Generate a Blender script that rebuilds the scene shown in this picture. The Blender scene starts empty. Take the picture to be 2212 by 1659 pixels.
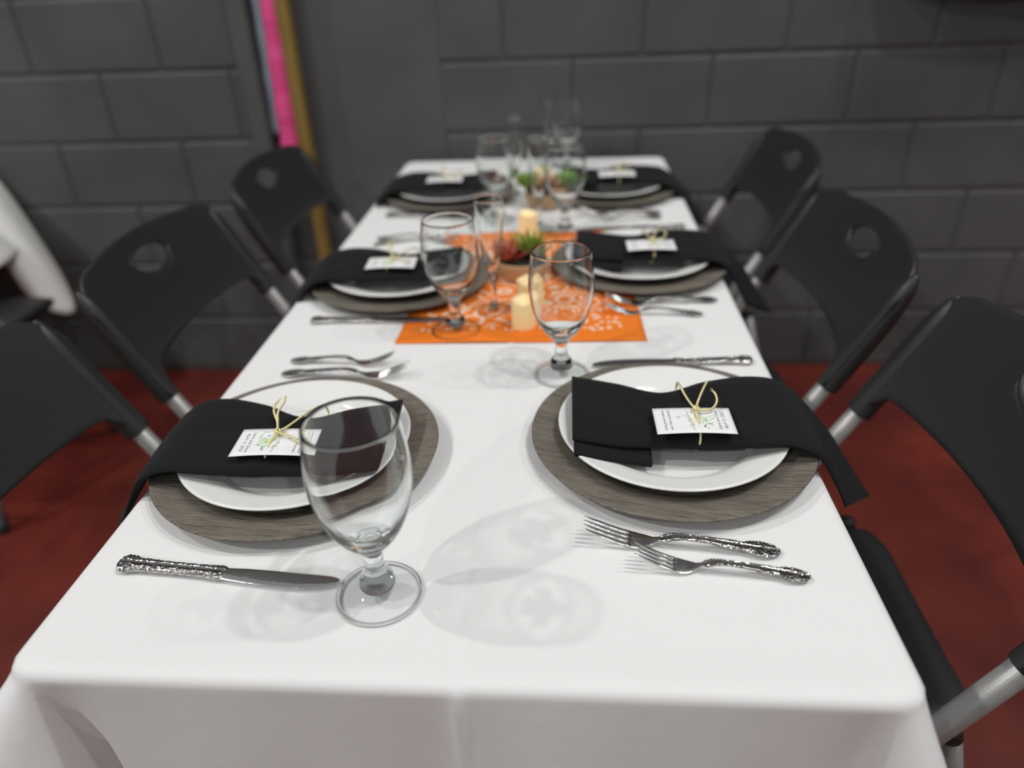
import bpy, bmesh, math, random
from mathutils import Vector, Matrix
random.seed(7)
PI = math.pi
S = bpy.context.scene
COL = S.collection
T = 0.74                                   # height of the cloth surface above the floor

# ------------------------------------------------------------------ camera
F_PX, PITCH, YAW, ROLL = 1558.29, 0.525034, -0.0860283, -0.0412600
CAM = Vector((0.0973845, -0.3759739, 0.5034843 + T))
fw = Vector((math.sin(YAW)*math.cos(PITCH), math.cos(YAW)*math.cos(PITCH), -math.sin(PITCH)))
rt = Vector((math.cos(YAW), -math.sin(YAW), 0))
up = rt.cross(fw)
c_, s_ = math.cos(ROLL), math.sin(ROLL)
r2, u2 = c_*rt + s_*up, -s_*rt + c_*up
cd = bpy.data.cameras.new('camera')
cam = bpy.data.objects.new('camera', cd)
COL.objects.link(cam)
cam.matrix_world = Matrix(((r2.x, u2.x, -fw.x, CAM.x), (r2.y, u2.y, -fw.y, CAM.y), (r2.z, u2.z, -fw.z, CAM.z), (0, 0, 0, 1)))
cd.sensor_fit = 'HORIZONTAL'
cd.sensor_width = 36.0
cd.lens = F_PX/2212*36
cd.clip_start = 0.02
cd.dof.use_dof = True
cd.dof.focus_distance = 0.75
cd.dof.aperture_fstop = 2.0
S.camera = cam

# ------------------------------------------------------------------ light and exposure
S.view_settings.view_transform = 'Standard'
S.view_settings.look = 'None'
S.view_settings.gamma = 1.0
S.view_settings.use_curve_mapping = False
S.view_settings.exposure = 0.0
w = bpy.data.worlds.new('hall_light')
S.world = w
w.use_nodes = True
bg = w.node_tree.nodes['Background']
wtc = w.node_tree.nodes.new('ShaderNodeTexCoord'); wsp = w.node_tree.nodes.new('ShaderNodeSeparateXYZ'); wrp = w.node_tree.nodes.new('ShaderNodeValToRGB')
wrp.color_ramp.elements[0].position = 0.0; wrp.color_ramp.elements[0].color = (0.50, 0.51, 0.51, 1)      # dim far end of the hall
wrp.color_ramp.elements[1].position = 0.9; wrp.color_ramp.elements[1].color = (1.22, 1.27, 1.27, 1)      # added brightness overhead, lifts reflections in cutlery and glass
w.node_tree.links.new(wtc.outputs['Generated'], wsp.inputs[0]); w.node_tree.links.new(wsp.outputs['Z'], wrp.inputs[0])
w.node_tree.links.new(wrp.outputs[0], bg.inputs[0])
w.node_tree.nodes['Background'].inputs[1].default_value = 0.20

def lamp(name, az, el, h, watts, size=0.22, col=(1, 0.985, 0.96)):
    """a round high-bay lamp, or an added one, hung h metres above the table, seen from it at azimuth az, elevation el"""
    l = bpy.data.lights.new(name, 'AREA')
    l.shape = 'DISK'
    l.size = size
    l.energy = watts
    l.color = col
    l.cycles.is_caustics_light = True
    o = bpy.data.objects.new(name, l)
    d = h/math.tan(math.radians(el))
    o.location = (d*math.cos(math.radians(az)), 0.3 + d*math.sin(math.radians(az)), T + h)
    o.rotation_euler = (Vector(o.location) - Vector((0, 0.6, T))).to_track_quat('Z', 'Y').to_euler()
    COL.objects.link(o)
    return o
lamp('high_bay_or_added_lamp', -146, 45, 4.6, 91)
lamp('high_bay_or_added_lamp', 179, 50, 4.6, 68)
lamp('high_bay_or_added_lamp', 4, 65, 4.6, 45)
lamp('high_bay_or_added_lamp', -29, 67, 4.6, 50)
lamp('high_bay_or_added_lamp', 3, 50, 4.6, 31)
lamp('high_bay_or_added_lamp', -118, 34, 4.6, 50)  # added low lamp for sparkles on the glassware, no known fixture
lamp('high_bay_or_added_lamp', -62, 36, 4.6, 50)  # second added low lamp, put in for more glints on the glasses
try:
    S.cycles.use_denoising = True
    S.cycles.caustics_refractive = True
    S.cycles.caustics_reflective = True
    S.cycles.blur_glossy = 0.15
    S.cycles.max_bounces = 16
    S.cycles.transmission_bounces = 14
    S.cycles.transparent_max_bounces = 12
    S.cycles.sample_clamp_indirect = 20.0
except Exception:
    pass

# ------------------------------------------------------------------ helpers
def tag(o, label=None, cat=None, group=None, kind=None):
    if label: o['label'] = label
    if cat: o['category'] = cat
    if group: o['group'] = group
    if kind: o['kind'] = kind
    return o

def mesh(name, vf, m, parent=None, smooth=True, solid=None, sub=0, bev=None):
    me = bpy.data.meshes.new(name)
    me.from_pydata([tuple(v) for v in vf[0]], [], vf[1])
    bm = bmesh.new(); bm.from_mesh(me)
    bmesh.ops.remove_doubles(bm, verts=bm.verts, dist=1e-6)
    bmesh.ops.recalc_face_normals(bm, faces=bm.faces)
    bm.to_mesh(me); bm.free()
    for p in me.polygons: p.use_smooth = smooth
    if isinstance(m, (list, tuple)):
        for x in m: me.materials.append(x)
    else:
        me.materials.append(m)
    o = bpy.data.objects.new(name, me)
    COL.objects.link(o)
    if parent: o.parent = parent
    if solid is not None:
        k = o.modifiers.new('thickness', 'SOLIDIFY'); k.thickness = solid; k.offset = 0
    if bev:
        k = o.modifiers.new('bevel', 'BEVEL'); k.width = bev; k.segments = 3; k.limit_method = 'ANGLE'
    if sub:
        k = o.modifiers.new('smooth', 'SUBSURF'); k.levels = sub; k.render_levels = sub
    return o

def empty(name, loc=(0, 0, 0), rz=0.0):
    o = bpy.data.objects.new(name, None)
    o.empty_display_size = 0.05
    o.location = loc
    o.rotation_euler = (0, 0, rz)
    COL.objects.link(o)
    return o

def kids(o):
    return [x for x in COL.objects if x.parent is o]

def copy_tree(o, parent=None):
    c = o.copy()
    COL.objects.link(c)
    if parent: c.parent = parent
    for k in kids(o):
        copy_tree(k, c)
    return c

def join(*parts):
    V, Fc = [], []
    for v, f in parts:
        n = len(V)
        V += [Vector(p) for p in v]
        Fc += [tuple(i + n for i in q) for q in f]
    return V, Fc

def move(vf, loc=(0, 0, 0), rz=0.0, sc=1.0):
    R = Matrix.Rotation(rz, 3, 'Z')
    return [R @ (Vector(v)*sc) + Vector(loc) for v in vf[0]], vf[1]

def lathe(prof, n=64):
    """closed profile of (r, z) points turned round the z axis"""
    V, Fc = [], []
    m = len(prof)
    for r, z in prof:
        for k in range(n):
            a = 2*PI*k/n
            V.append((r*math.cos(a), r*math.sin(a), z))
    for i in range(m - 1):
        for k in range(n):
            q = (i*n + k, i*n + (k+1) % n, (i+1)*n + (k+1) % n, (i+1)*n + k)
            Fc.append(q)
    return V, Fc

def smooth_prof(pts, per=6):
    """Catmull-Rom through profile points"""
    out = []
    P = [pts[0]] + list(pts) + [pts[-1]]
    for i in range(1, len(P) - 2):
        for k in range(per):
            t = k/per
            out.append(tuple(0.5*((2*P[i][j]) + (-P[i-1][j] + P[i+1][j])*t + (2*P[i-1][j] - 5*P[i][j] + 4*P[i+1][j] - P[i+2][j])*t*t
                             + (-P[i-1][j] + 3*P[i][j] - 3*P[i+1][j] + P[i+2][j])*t**3) for j in range(len(P[i]))))
    out.append(tuple(pts[-1]))
    return out

def frames(path):
    path = [Vector(p) for p in path]
    T_ = []
    for i in range(len(path)):
        a, b = path[max(0, i-1)], path[min(len(path)-1, i+1)]
        T_.append((b - a).normalized())
    ref = Vector((0, 0, 1)) if abs(T_[0].z) < 0.9 else Vector((1, 0, 0))
    n = (ref - T_[0]*ref.dot(T_[0])).normalized()
    out = []
    for i, p in enumerate(path):
        n = (n - T_[i]*n.dot(T_[i])).normalized()
        out.append((p, T_[i], n, T_[i].cross(n)))
    return out

def tube(path, rad, n=12, caps=True):
    fr = frames(path)
    V, Fc = [], []
    for i, (p, t, a, b) in enumerate(fr):
        r = rad[i] if isinstance(rad, (list, tuple)) else rad
        for k in range(n):
            g = 2*PI*k/n
            V.append(p + a*(r*math.cos(g)) + b*(r*math.sin(g)))
    for i in range(len(fr) - 1):
        for k in range(n):
            Fc.append((i*n + k, i*n + (k+1) % n, (i+1)*n + (k+1) % n, (i+1)*n + k))
    if caps:
        Fc.append(tuple(range(n))[::-1])
        Fc.append(tuple((len(fr)-1)*n + k for k in range(n)))
    return V, Fc

def rope(path, r, turns_per_m=160, strands=3, n=6):
    fr = frames(path)
    L = 0; parts = []
    lens = [0]
    for i in range(1, len(fr)):
        L += (fr[i][0] - fr[i-1][0]).length; lens.append(L)
    for s in range(strands):
        pts = []
        for i, (p, t, a, b) in enumerate(fr):
            g = 2*PI*(s/strands + lens[i]*turns_per_m)
            pts.append(p + a*(r*0.55*math.cos(g)) + b*(r*0.55*math.sin(g)))
        parts.append(tube(pts, r*0.55, n))
    return join(*parts)

def dense(pts, step):
    pts = smooth_prof([tuple(p) for p in pts], 12)
    out = [Vector(pts[0])]
    for a, b in zip(pts, pts[1:]):
        a, b = Vector(a), Vector(b)
        k = max(1, int((b - a).length/step))
        for i in range(1, k + 1): out.append(a.lerp(b, i/k))
    return out

def grid(fn, nu, nv, wrap_u=False):
    V = [fn(i/nu, j/nv) for i in range(nu + (0 if wrap_u else 1)) for j in range(nv + 1)]
    Fc = []
    N = nu if wrap_u else nu
    rows = nu if wrap_u else nu + 1
    for i in range(N):
        for j in range(nv):
            i2 = (i + 1) % rows
            Fc.append((i*(nv+1) + j, i2*(nv+1) + j, i2*(nv+1) + j + 1, i*(nv+1) + j + 1))
    return V, Fc

def box(x0, y0, z0, x1, y1, z1):
    V = [(x, y, z) for x in (x0, x1) for y in (y0, y1) for z in (z0, z1)]
    return V, [(0, 1, 3, 2), (4, 6, 7, 5), (0, 4, 5, 1), (2, 3, 7, 6), (0, 2, 6, 4), (1, 5, 7, 3)]

def loft(sections, n=16, ex=2.6):
    """flat bar along +x: sections of (x, y centre, z centre, width, thickness)"""
    V, Fc = [], []
    for (x, y, z, wd, th) in sections:
        for k in range(n):
            a = 2*PI*k/n
            cy, cz = math.cos(a), math.sin(a)
            V.append((x, y + 0.5*wd*math.copysign(abs(cy)**(2/ex), cy), z + 0.5*th*math.copysign(abs(cz)**(2/ex), cz)))
    m = len(sections)
    for i in range(m - 1):
        for k in range(n):
            Fc.append((i*n + k, (i+1)*n + k, (i+1)*n + (k+1) % n, i*n + (k+1) % n))
    Fc.append(tuple(range(n)))
    Fc.append(tuple((m-1)*n + k for k in range(n))[::-1])
    return V, Fc

def lerp_table(tab, x):
    """smooth interpolation through a table of (x, values...)"""
    if x <= tab[0][0]: return tab[0][1:]
    for i in range(len(tab) - 1):
        a, b = tab[i], tab[i+1]
        if x <= b[0]:
            h = b[0] - a[0]; t = (x - a[0])/h
            p, n = tab[max(0, i-1)], tab[min(len(tab)-1, i+2)]
            out = []
            for k in range(1, len(a)):
                ma = (b[k] - p[k])/(b[0] - p[0])*h
                mb = (n[k] - a[k])/(n[0] - a[0])*h
                out.append((2*t**3 - 3*t*t + 1)*a[k] + (t**3 - 2*t*t + t)*ma + (-2*t**3 + 3*t*t)*b[k] + (t**3 - t*t)*mb)
            return tuple(out)
    return tab[-1][1:]

# ------------------------------------------------------------------ materials
def pmat(name, col, rough=0.5, metal=0.0, **kw):
    m = bpy.data.materials.new(name)
    m.use_nodes = True
    b = m.node_tree.nodes['Principled BSDF']
    b.inputs['Base Color'].default_value = (*col, 1)
    b.inputs['Roughness'].default_value = rough
    b.inputs['Metallic'].default_value = metal
    for k, v in kw.items():
        b.inputs[k].default_value = v
    return m

def N(m, t, **kw):
    n = m.node_tree.nodes.new(t)
    for k, v in kw.items():
        if k.startswith('i_'): n.inputs[k[2:]].default_value = v
        else: setattr(n, k, v)
    return n

def L(m, a, b): m.node_tree.links.new(a, b)

def add_noise(m, col2, scale=8, detail=4, lo=0.35, hi=0.65, bump=0.0, bscale=None, stretch=(1, 1, 1), dist=0.002):
    b = m.node_tree.nodes['Principled BSDF']
    tc = N(m, 'ShaderNodeTexCoord')
    mp = N(m, 'ShaderNodeMapping'); mp.inputs['Scale'].default_value = stretch
    L(m, tc.outputs['Object'], mp.inputs[0])
    if col2:
        nz = N(m, 'ShaderNodeTexNoise', i_Scale=scale, i_Detail=detail)
        L(m, mp.outputs[0], nz.inputs['Vector'])
        rp = N(m, 'ShaderNodeValToRGB')
        rp.color_ramp.elements[0].position = lo; rp.color_ramp.elements[1].position = hi
        rp.color_ramp.elements[0].color = b.inputs['Base Color'].default_value[:]
        rp.color_ramp.elements[1].color = (*col2, 1)
        L(m, nz.outputs[0], rp.inputs[0]); L(m, rp.outputs[0], b.inputs['Base Color'])
    if bump:
        n2 = N(m, 'ShaderNodeTexNoise', i_Scale=bscale or scale, i_Detail=3)
        L(m, mp.outputs[0], n2.inputs['Vector'])
        bp = N(m, 'ShaderNodeBump', i_Strength=bump, i_Distance=dist)
        L(m, n2.outputs[0], bp.inputs['Height']); L(m, bp.outputs[0], b.inputs['Normal'])
    return m

def cloth_mat(name, col, weave=900, bump=0.25, rough=0.85, sheen=0.15):
    m = pmat(name, col, rough)
    b = m.node_tree.nodes['Principled BSDF']
    b.inputs['Sheen Weight'].default_value = sheen
    b.inputs['Specular IOR Level'].default_value = 0.2
    tc = N(m, 'ShaderNodeTexCoord')
    w1 = N(m, 'ShaderNodeTexWave', i_Scale=weave/6.28, i_Distortion=0.6); w1.bands_direction = 'X'
    w2 = N(m, 'ShaderNodeTexWave', i_Scale=weave/6.28, i_Distortion=0.6); w2.bands_direction = 'Y'
    L(m, tc.outputs['Object'], w1.inputs[0]); L(m, tc.outputs['Object'], w2.inputs[0])
    mx = N(m, 'ShaderNodeMath', operation='ADD'); L(m, w1.outputs[1], mx.inputs[0]); L(m, w2.outputs[1], mx.inputs[1])
    nz = N(m, 'ShaderNodeTexNoise', i_Scale=14.0, i_Detail=3.0); L(m, tc.outputs['Object'], nz.inputs['Vector'])
    b1 = N(m, 'ShaderNodeBump', i_Strength=bump*0.25, i_Distance=0.0003)
    b2 = N(m, 'ShaderNodeBump', i_Strength=0.22, i_Distance=0.006)
    L(m, mx.outputs[0], b1.inputs['Height']); L(m, nz.outputs[0], b2.inputs['Height'])
    L(m, b2.outputs[0], b1.inputs['Normal']); L(m, b1.outputs[0], b.inputs['Normal'])
    return m

M = {}
M['cloth'] = cloth_mat('white_table_linen', (0.80, 0.80, 0.80))
M['cloth2'] = cloth_mat('white_table_linen_ivory', (0.84, 0.83, 0.80))
M['napkin'] = cloth_mat('black_napkin_linen', (0.009, 0.009, 0.0105), weave=1300, bump=0.35, rough=0.9, sheen=0.03)
M['plastic'] = add_noise(pmat('black_moulded_plastic', (0.017, 0.017, 0.0175), 0.47, **{'Specular IOR Level': 0.6}), None, bump=0.12, bscale=900, dist=0.0006)
M['steel'] = add_noise(pmat('grey_painted_steel', (0.36, 0.36, 0.355), 0.36, 0.35), (0.31, 0.31, 0.305), scale=10, bump=0.05, bscale=400)
M['rubber'] = pmat('black_rubber', (0.012, 0.012, 0.012), 0.55)
M['chrome'] = add_noise(pmat('polished_stainless_steel', (0.80, 0.79, 0.78), 0.09, 1.0), None, bump=0.35, bscale=45, dist=0.002)
M['porcelain'] = pmat('white_porcelain', (0.80, 0.80, 0.79), 0.2, **{'Specular IOR Level': 0.4})
M['soil'] = add_noise(pmat('dark_potting_soil', (0.012, 0.009, 0.007), 0.95), (0.03, 0.022, 0.015), scale=200, bump=0.8, bscale=250)
M['green'] = add_noise(pmat('green_succulent_leaf', (0.13, 0.24, 0.02), 0.5), (0.23, 0.35, 0.05), scale=40)
M['green2'] = add_noise(pmat('pale_green_succulent_leaf', (0.13, 0.30, 0.05), 0.5), (0.27, 0.45, 0.14), scale=40)
M['red'] = add_noise(pmat('red_succulent_leaf', (0.32, 0.035, 0.03), 0.5), (0.50, 0.16, 0.10), scale=30)
M['peach'] = pmat('peach_succulent_leaf', (0.80, 0.32, 0.10), 0.5)
M['bowl'] = add_noise(pmat('pale_wood_bowl', (0.46, 0.28, 0.14), 0.6), (0.60, 0.41, 0.24), scale=30, stretch=(1, 1, 6), bump=0.2, bscale=60)
M['wax'] = pmat('cream_wax', (0.93, 0.76, 0.45), 0.5)
M['wax'].node_tree.nodes['Principled BSDF'].inputs['Subsurface Weight'].default_value = 0.35
M['wax'].node_tree.nodes['Principled BSDF'].inputs['Subsurface Radius'].default_value = (0.02, 0.012, 0.006)
M['wax'].node_tree.nodes['Principled BSDF'].inputs['Emission Color'].default_value = (1, 0.66, 0.26, 1)
M['wax'].node_tree.nodes['Principled BSDF'].inputs['Emission Strength'].default_value = 0.16
M['flame'] = pmat('lit_candle_tip', (1, 0.8, 0.45), 0.4)
M['flame'].node_tree.nodes['Principled BSDF'].inputs['Emission Color'].default_value = (1, 0.72, 0.32, 1)
M['flame'].node_tree.nodes['Principled BSDF'].inputs['Emission Strength'].default_value = 0.35
M['gold'] = pmat('gold_metallic_thread', (0.82, 0.74, 0.40), 0.42, 0.55)
M['card'] = pmat('white_card_paper', (0.86, 0.86, 0.87), 0.6)
M['ink'] = pmat('grey_ink', (0.16, 0.16, 0.18), 0.7)
M['ink_grey'] = pmat('pale_grey_ink', (0.56, 0.57, 0.60), 0.7)
M['ink_green'] = pmat('leaf_green_ink', (0.40, 0.60, 0.28), 0.7)
M['ink_mint'] = pmat('mint_ink', (0.62, 0.76, 0.62), 0.7)
M['ink_yellow'] = pmat('yellow_green_ink', (0.74, 0.78, 0.30), 0.7)
M['ink_blue'] = pmat('blue_ink', (0.10, 0.20, 0.55), 0.7)
M['wood_board'] = add_noise(pmat('golden_brown_board', (0.19, 0.115, 0.022), 0.55), (0.27, 0.175, 0.04), scale=6, stretch=(8, 8, 0.7), bump=0.1, bscale=20)
M['pink'] = add_noise(pmat('hot_pink_fabric', (0.80, 0.055, 0.25), 0.75), (0.86, 0.10, 0.33), scale=1, stretch=(0.01, 0.01, 30))
M['lavender'] = pmat('pale_blue_grey_fabric', (0.27, 0.31, 0.37), 0.8)
M['table_plastic'] = pmat('grey_table_plastic', (0.45, 0.45, 0.43), 0.6)
M['black_pad'] = add_noise(pmat('black_vinyl', (0.010, 0.009, 0.010), 0.45), None, bump=0.2, bscale=60)

def glass_mat():
    m = bpy.data.materials.new('clear_table_glass')
    m.use_nodes = True
    nt = m.node_tree
    for n in list(nt.nodes):
        if n.type != 'OUTPUT_MATERIAL': nt.nodes.remove(n)
    g = nt.nodes.new('ShaderNodeBsdfGlass')
    g.inputs['Color'].default_value = (0.99, 1.0, 0.996, 1)
    g.inputs['Roughness'].default_value = 0.0
    g.inputs['IOR'].default_value = 1.5
    nt.links.new(g.outputs[0], [n for n in nt.nodes if n.type == 'OUTPUT_MATERIAL'][0].inputs['Surface'])
    return m
M['glass'] = glass_mat()

def wood_charger():
    m = pmat('weathered_taupe_wood', (0.15, 0.125, 0.10), 0.55)
    b = m.node_tree.nodes['Principled BSDF']
    b.inputs['Specular IOR Level'].default_value = 0.35
    tc = N(m, 'ShaderNodeTexCoord')
    mp = N(m, 'ShaderNodeMapping'); mp.inputs['Scale'].default_value = (40, 900, 30)
    L(m, tc.outputs['Object'], mp.inputs[0])
    wv = N(m, 'ShaderNodeTexNoise', i_Scale=1.0, i_Detail=5.0, i_Roughness=0.65)
    L(m, mp.outputs[0], wv.inputs['Vector'])
    mp2 = N(m, 'ShaderNodeMapping'); mp2.inputs['Scale'].default_value = (5, 26, 5)
    L(m, tc.outputs['Object'], mp2.inputs[0])
    n2 = N(m, 'ShaderNodeTexNoise', i_Scale=1.0, i_Detail=3.0); L(m, mp2.outputs[0], n2.inputs['Vector'])
    rp = N(m, 'ShaderNodeValToRGB')
    for e, p, c in zip(rp.color_ramp.elements, (0.33, 0.62), ((0.085, 0.075, 0.062, 1), (0.245, 0.218, 0.180, 1))):
        e.position = p; e.color = c
    L(m, wv.outputs[0], rp.inputs[0])
    mx = N(m, 'ShaderNodeMix', data_type='RGBA', blend_type='MULTIPLY'); mx.inputs[0].default_value = 0.7
    r2_ = N(m, 'ShaderNodeValToRGB')
    for e, p, c in zip(r2_.color_ramp.elements, (0.3, 0.7), ((0.72, 0.72, 0.72, 1), (1.12, 1.1, 1.08, 1))):
        e.position = p; e.color = c
    L(m, n2.outputs[0], r2_.inputs[0])
    L(m, rp.outputs[0], mx.inputs[6]); L(m, r2_.outputs[0], mx.inputs[7]); L(m, mx.outputs[2], b.inputs['Base Color'])
    bp = N(m, 'ShaderNodeBump', i_Strength=0.7, i_Distance=0.0014)
    L(m, wv.outputs[0], bp.inputs['Height']); L(m, bp.outputs[0], b.inputs['Normal'])
    return m
M['charger'] = wood_charger()

def ornate():
    m = pmat('ornate_stainless_steel', (0.74, 0.73, 0.72), 0.10, 1.0)
    b = m.node_tree.nodes['Principled BSDF']
    tc = N(m, 'ShaderNodeTexCoord')
    nz = N(m, 'ShaderNodeTexNoise', i_Scale=120.0, i_Detail=1.0)
    L(m, tc.outputs['Object'], nz.inputs['Vector'])
    ad = N(m, 'ShaderNodeVectorMath', operation='MULTIPLY_ADD'); ad.inputs[1].default_value = (0.006, 0.006, 0.006)
    L(m, nz.outputs['Color'], ad.inputs[0]); L(m, tc.outputs['Object'], ad.inputs[2])
    vo = N(m, 'ShaderNodeTexVoronoi', i_Scale=260.0, feature='SMOOTH_F1')
    L(m, ad.outputs[0], vo.inputs['Vector'])
    # scrolls sit along the borders of the handle, the middle rib stays plain
    sp = N(m, 'ShaderNodeSeparateXYZ'); L(m, tc.outputs['Object'], sp.inputs[0])
    ab = N(m, 'ShaderNodeMath', operation='ABSOLUTE'); L(m, sp.outputs['Y'], ab.inputs[0])
    rg = N(m, 'ShaderNodeMapRange'); rg.inputs['From Min'].default_value = 0.0012; rg.inputs['From Max'].default_value = 0.003
    L(m, ab.outputs[0], rg.inputs['Value'])
    ml = N(m, 'ShaderNodeMath', operation='MULTIPLY'); L(m, vo.outputs['Distance'], ml.inputs[0]); L(m, rg.outputs[0], ml.inputs[1])
    bp = N(m, 'ShaderNodeBump', i_Strength=0.9, i_Distance=0.0022)
    L(m, ml.outputs[0], bp.inputs['Height']); L(m, bp.outputs[0], b.inputs['Normal'])
    cr = N(m, 'ShaderNodeValToRGB')
    for e, p, c in zip(cr.color_ramp.elements, (0.05, 0.45), ((0.78, 0.77, 0.76, 1), (0.42, 0.41, 0.40, 1))):
        e.position = p; e.color = c
    L(m, ml.outputs[0], cr.inputs[0]); L(m, cr.outputs[0], b.inputs['Base Color'])
    return m
M['ornate'] = ornate()

M['block'] = add_noise(pmat('charcoal_painted_block', (0.080, 0.079, 0.082), 0.6, **{'Specular IOR Level': 0.3}), (0.098, 0.097, 0.098), scale=5, detail=5, bump=0.25, bscale=70, dist=0.003)
M['plaster'] = add_noise(pmat('charcoal_painted_plaster', (0.080, 0.079, 0.082), 0.6), (0.092, 0.091, 0.093), scale=6, bump=0.1, bscale=40)
M['floor'] = add_noise(pmat('red_painted_concrete', (0.105, 0.013, 0.010), 0.42), (0.175, 0.026, 0.016), scale=4, detail=5, bump=0.06, bscale=30)

def bandana_mat(hx, hy):
    m = pmat('orange_bandana_cotton', (0.86, 0.20, 0.01), 0.85)
    b = m.node_tree.nodes['Principled BSDF']
    tc = N(m, 'ShaderNodeTexCoord')
    sp = N(m, 'ShaderNodeSeparateXYZ'); L(m, tc.outputs['Object'], sp.inputs[0])
    def mth(op, a, b_=None, clamp=False):
        n = N(m, 'ShaderNodeMath', operation=op); n.use_clamp = clamp
        for i, v in enumerate((a, b_)):
            if v is None: continue
            if isinstance(v, (int, float)): n.inputs[i].default_value = v
            else: L(m, v, n.inputs[i])
        return n.outputs[0]
    dx = mth('SUBTRACT', hx, mth('ABSOLUTE', sp.outputs['X']))
    dy = mth('SUBTRACT', hy, mth('ABSOLUTE', sp.outputs['Y']))
    d = mth('MINIMUM', dx, dy)
    def band(lo, hi): return mth('MULTIPLY', mth('GREATER_THAN', d, lo), mth('LESS_THAN', d, hi))
    v1 = N(m, 'ShaderNodeTexVoronoi', i_Scale=75.0); L(m, tc.outputs['Object'], v1.inputs['Vector'])
    v2 = N(m, 'ShaderNodeTexVoronoi', i_Scale=17.0); L(m, tc.outputs['Object'], v2.inputs['Vector'])
    dots = mth('LESS_THAN', v1.outputs['Distance'], 0.34)
    ring = mth('LESS_THAN', mth('ABSOLUTE', mth('SUBTRACT', mth('FRACT', mth('MULTIPLY', v2.outputs['Distance'], 4.2)), 0.5)), 0.17)
    fill = mth('MULTIPLY', mth('GREATER_THAN', d, 0.062), mth('MULTIPLY', ring, mth('GREATER_THAN', v1.outputs['Distance'], 0.22)))
    border = mth('MULTIPLY', band(0.034, 0.056), dots)
    msk = mth('MAXIMUM', fill, border, True)
    mx = N(m, 'ShaderNodeMix', data_type='RGBA')
    mx.inputs[6].default_value = (0.86, 0.20, 0.008, 1)
    mx.inputs[7].default_value = (0.88, 0.62, 0.46, 1)
    L(m, msk, mx.inputs[0]); L(m, mx.outputs[2], b.inputs['Base Color'])
    return m

# ------------------------------------------------------------------ the room
tag(mesh('floor', box(-4.2, -3.2, -0.05, 4.2, 2.4, 0.0), M['floor'], smooth=False), kind='structure')
def block_face(x0, x1, y, zoff, xoff, z1=3.2):
    """painted concrete blocks, 40 by 20 cm, with raked joints"""
    parts = [box(x0, y + 0.006, 0, x1, y + 0.2, z1)]
    row = 0
    z = zoff
    while z < z1:
        a, b = max(0.0, z), min(z1, z + 0.2)
        x = xoff + (0.2 if row % 2 else 0.0)
        while x > x0: x -= 0.4
        while x < x1:
            p, q = max(x0, x), min(x1, x + 0.4)
            g, e, d = 0.0035, 0.007, 0.0045
            if q - p > 0.03 and b - a > 0.03:
                l = 0 if p == x0 else g
                r = 0 if q == x1 else g
                o = [(p + l, a + g), (q - r, a + g), (q - r, b - g), (p + l, b - g)]
                n = [(p + l + (e if l else 0), a + g + e), (q - r - (e if r else 0), a + g + e), (q - r - (e if r else 0), b - g - e), (p + l + (e if l else 0), b - g - e)]
                V = [Vector((u, y + d, w_)) for u, w_ in o] + [Vector((u, y, w_)) for u, w_ in n]
                parts.append((V, [(4, 5, 6, 7), (0, 1, 5, 4), (1, 2, 6, 5), (2, 3, 7, 6), (3, 0, 4, 7)]))
            x += 0.4
        z += 0.2; row += 1
    return join(*parts)
tag(mesh('wall_back', block_face(-0.805, 4.2, 1.90, 0.806 - 0.2*5, -0.084, 3.2), M['block'], smooth=False), kind='structure')
tag(mesh('wall_left', block_face(-4.2, -0.86, 1.855, 0.81 - 0.2*5, -1.09, 3.2), M['block'], smooth=False), kind='structure')
tag(mesh('trim_1', box(-0.86, 1.845, 0, -0.805, 2.05, 3.2), M['plaster'], smooth=False, bev=0.008), kind='structure')
tag(mesh('trim_2', box(-0.70, 1.897, 0, -0.27, 2.05, 3.2), M['plaster'], smooth=False, bev=0.002), kind='structure')

bd = mesh('wooden_board', box(-0.716, 1.845, 0, -0.682, 1.883, 2.6), M['wood_board'], smooth=False, bev=0.003)
tag(bd, 'narrow golden brown wooden board standing upright in the wall corner', 'board')

def strip_vf(x0, x1, y, z0, z1, dx, amp, n=60):
    return grid(lambda u, v: Vector((x0 + (x1 - x0)*v + dx*u, y - amp*math.sin(u*n*0.9) * 0.5 - 0.006*math.sin(v*PI), z0 + (z1 - z0)*u)), n, 6)
pk = mesh('pink_strip', strip_vf(-0.783, -0.722, 1.868, T + 0.0, T + 1.6, 0.085, 0.004, 90), M['pink'], solid=0.006)
tag(pk, 'hot pink fabric strip hanging beside the wooden board in the wall corner', 'strip')
lv = mesh('blue_grey_strip', strip_vf(-0.803, -0.765, 1.878, T + 0.08, T + 1.6, 0.05, 0.003, 90), M['lavender'], solid=0.005)
tag(lv, 'pale blue grey fabric strip hanging behind the pink strip', 'strip')

# black padded object on the wall, cut by the top edge of the picture
def pad():
    def fn(u, v):
        x = 0.93 + 0.62*u
        a = PI*(v - 0.5)
        e = min(1, 6*u, 6*(1-u))**0.5
        return Vector((x, 1.90 - 0.02 - 0.16*math.cos(a)*e, T + 0.603 + 0.19*math.sin(a)*(0.8+0.2*e) + 0.012*math.sin(9*u)))
    return grid(fn, 40, 24)
tag(mesh('wall_pad', pad(), M['black_pad'], solid=0.004), 'black padded object on the wall at the top right edge', 'pad')

# ------------------------------------------------------------------ the table and its cloth
tb = empty('banquet_table', (0, 0.915, 0))
mesh('tabletop', box(-0.366, -0.900, T-0.048, 0.366, 0.900, T-0.0035), M['table_plastic'], tb, smooth=False, bev=0.012)
for sx in (-1, 1):
    for sy in (-1, 1):
        mesh('leg', tube([(0.14*sx, 0.72*sy, 0.0), (0.14*sx, 0.72*sy, T-0.049)], 0.014), M['steel'], tb)
tag(tb, 'long folding banquet table under the white cloth', 'table')

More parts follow.
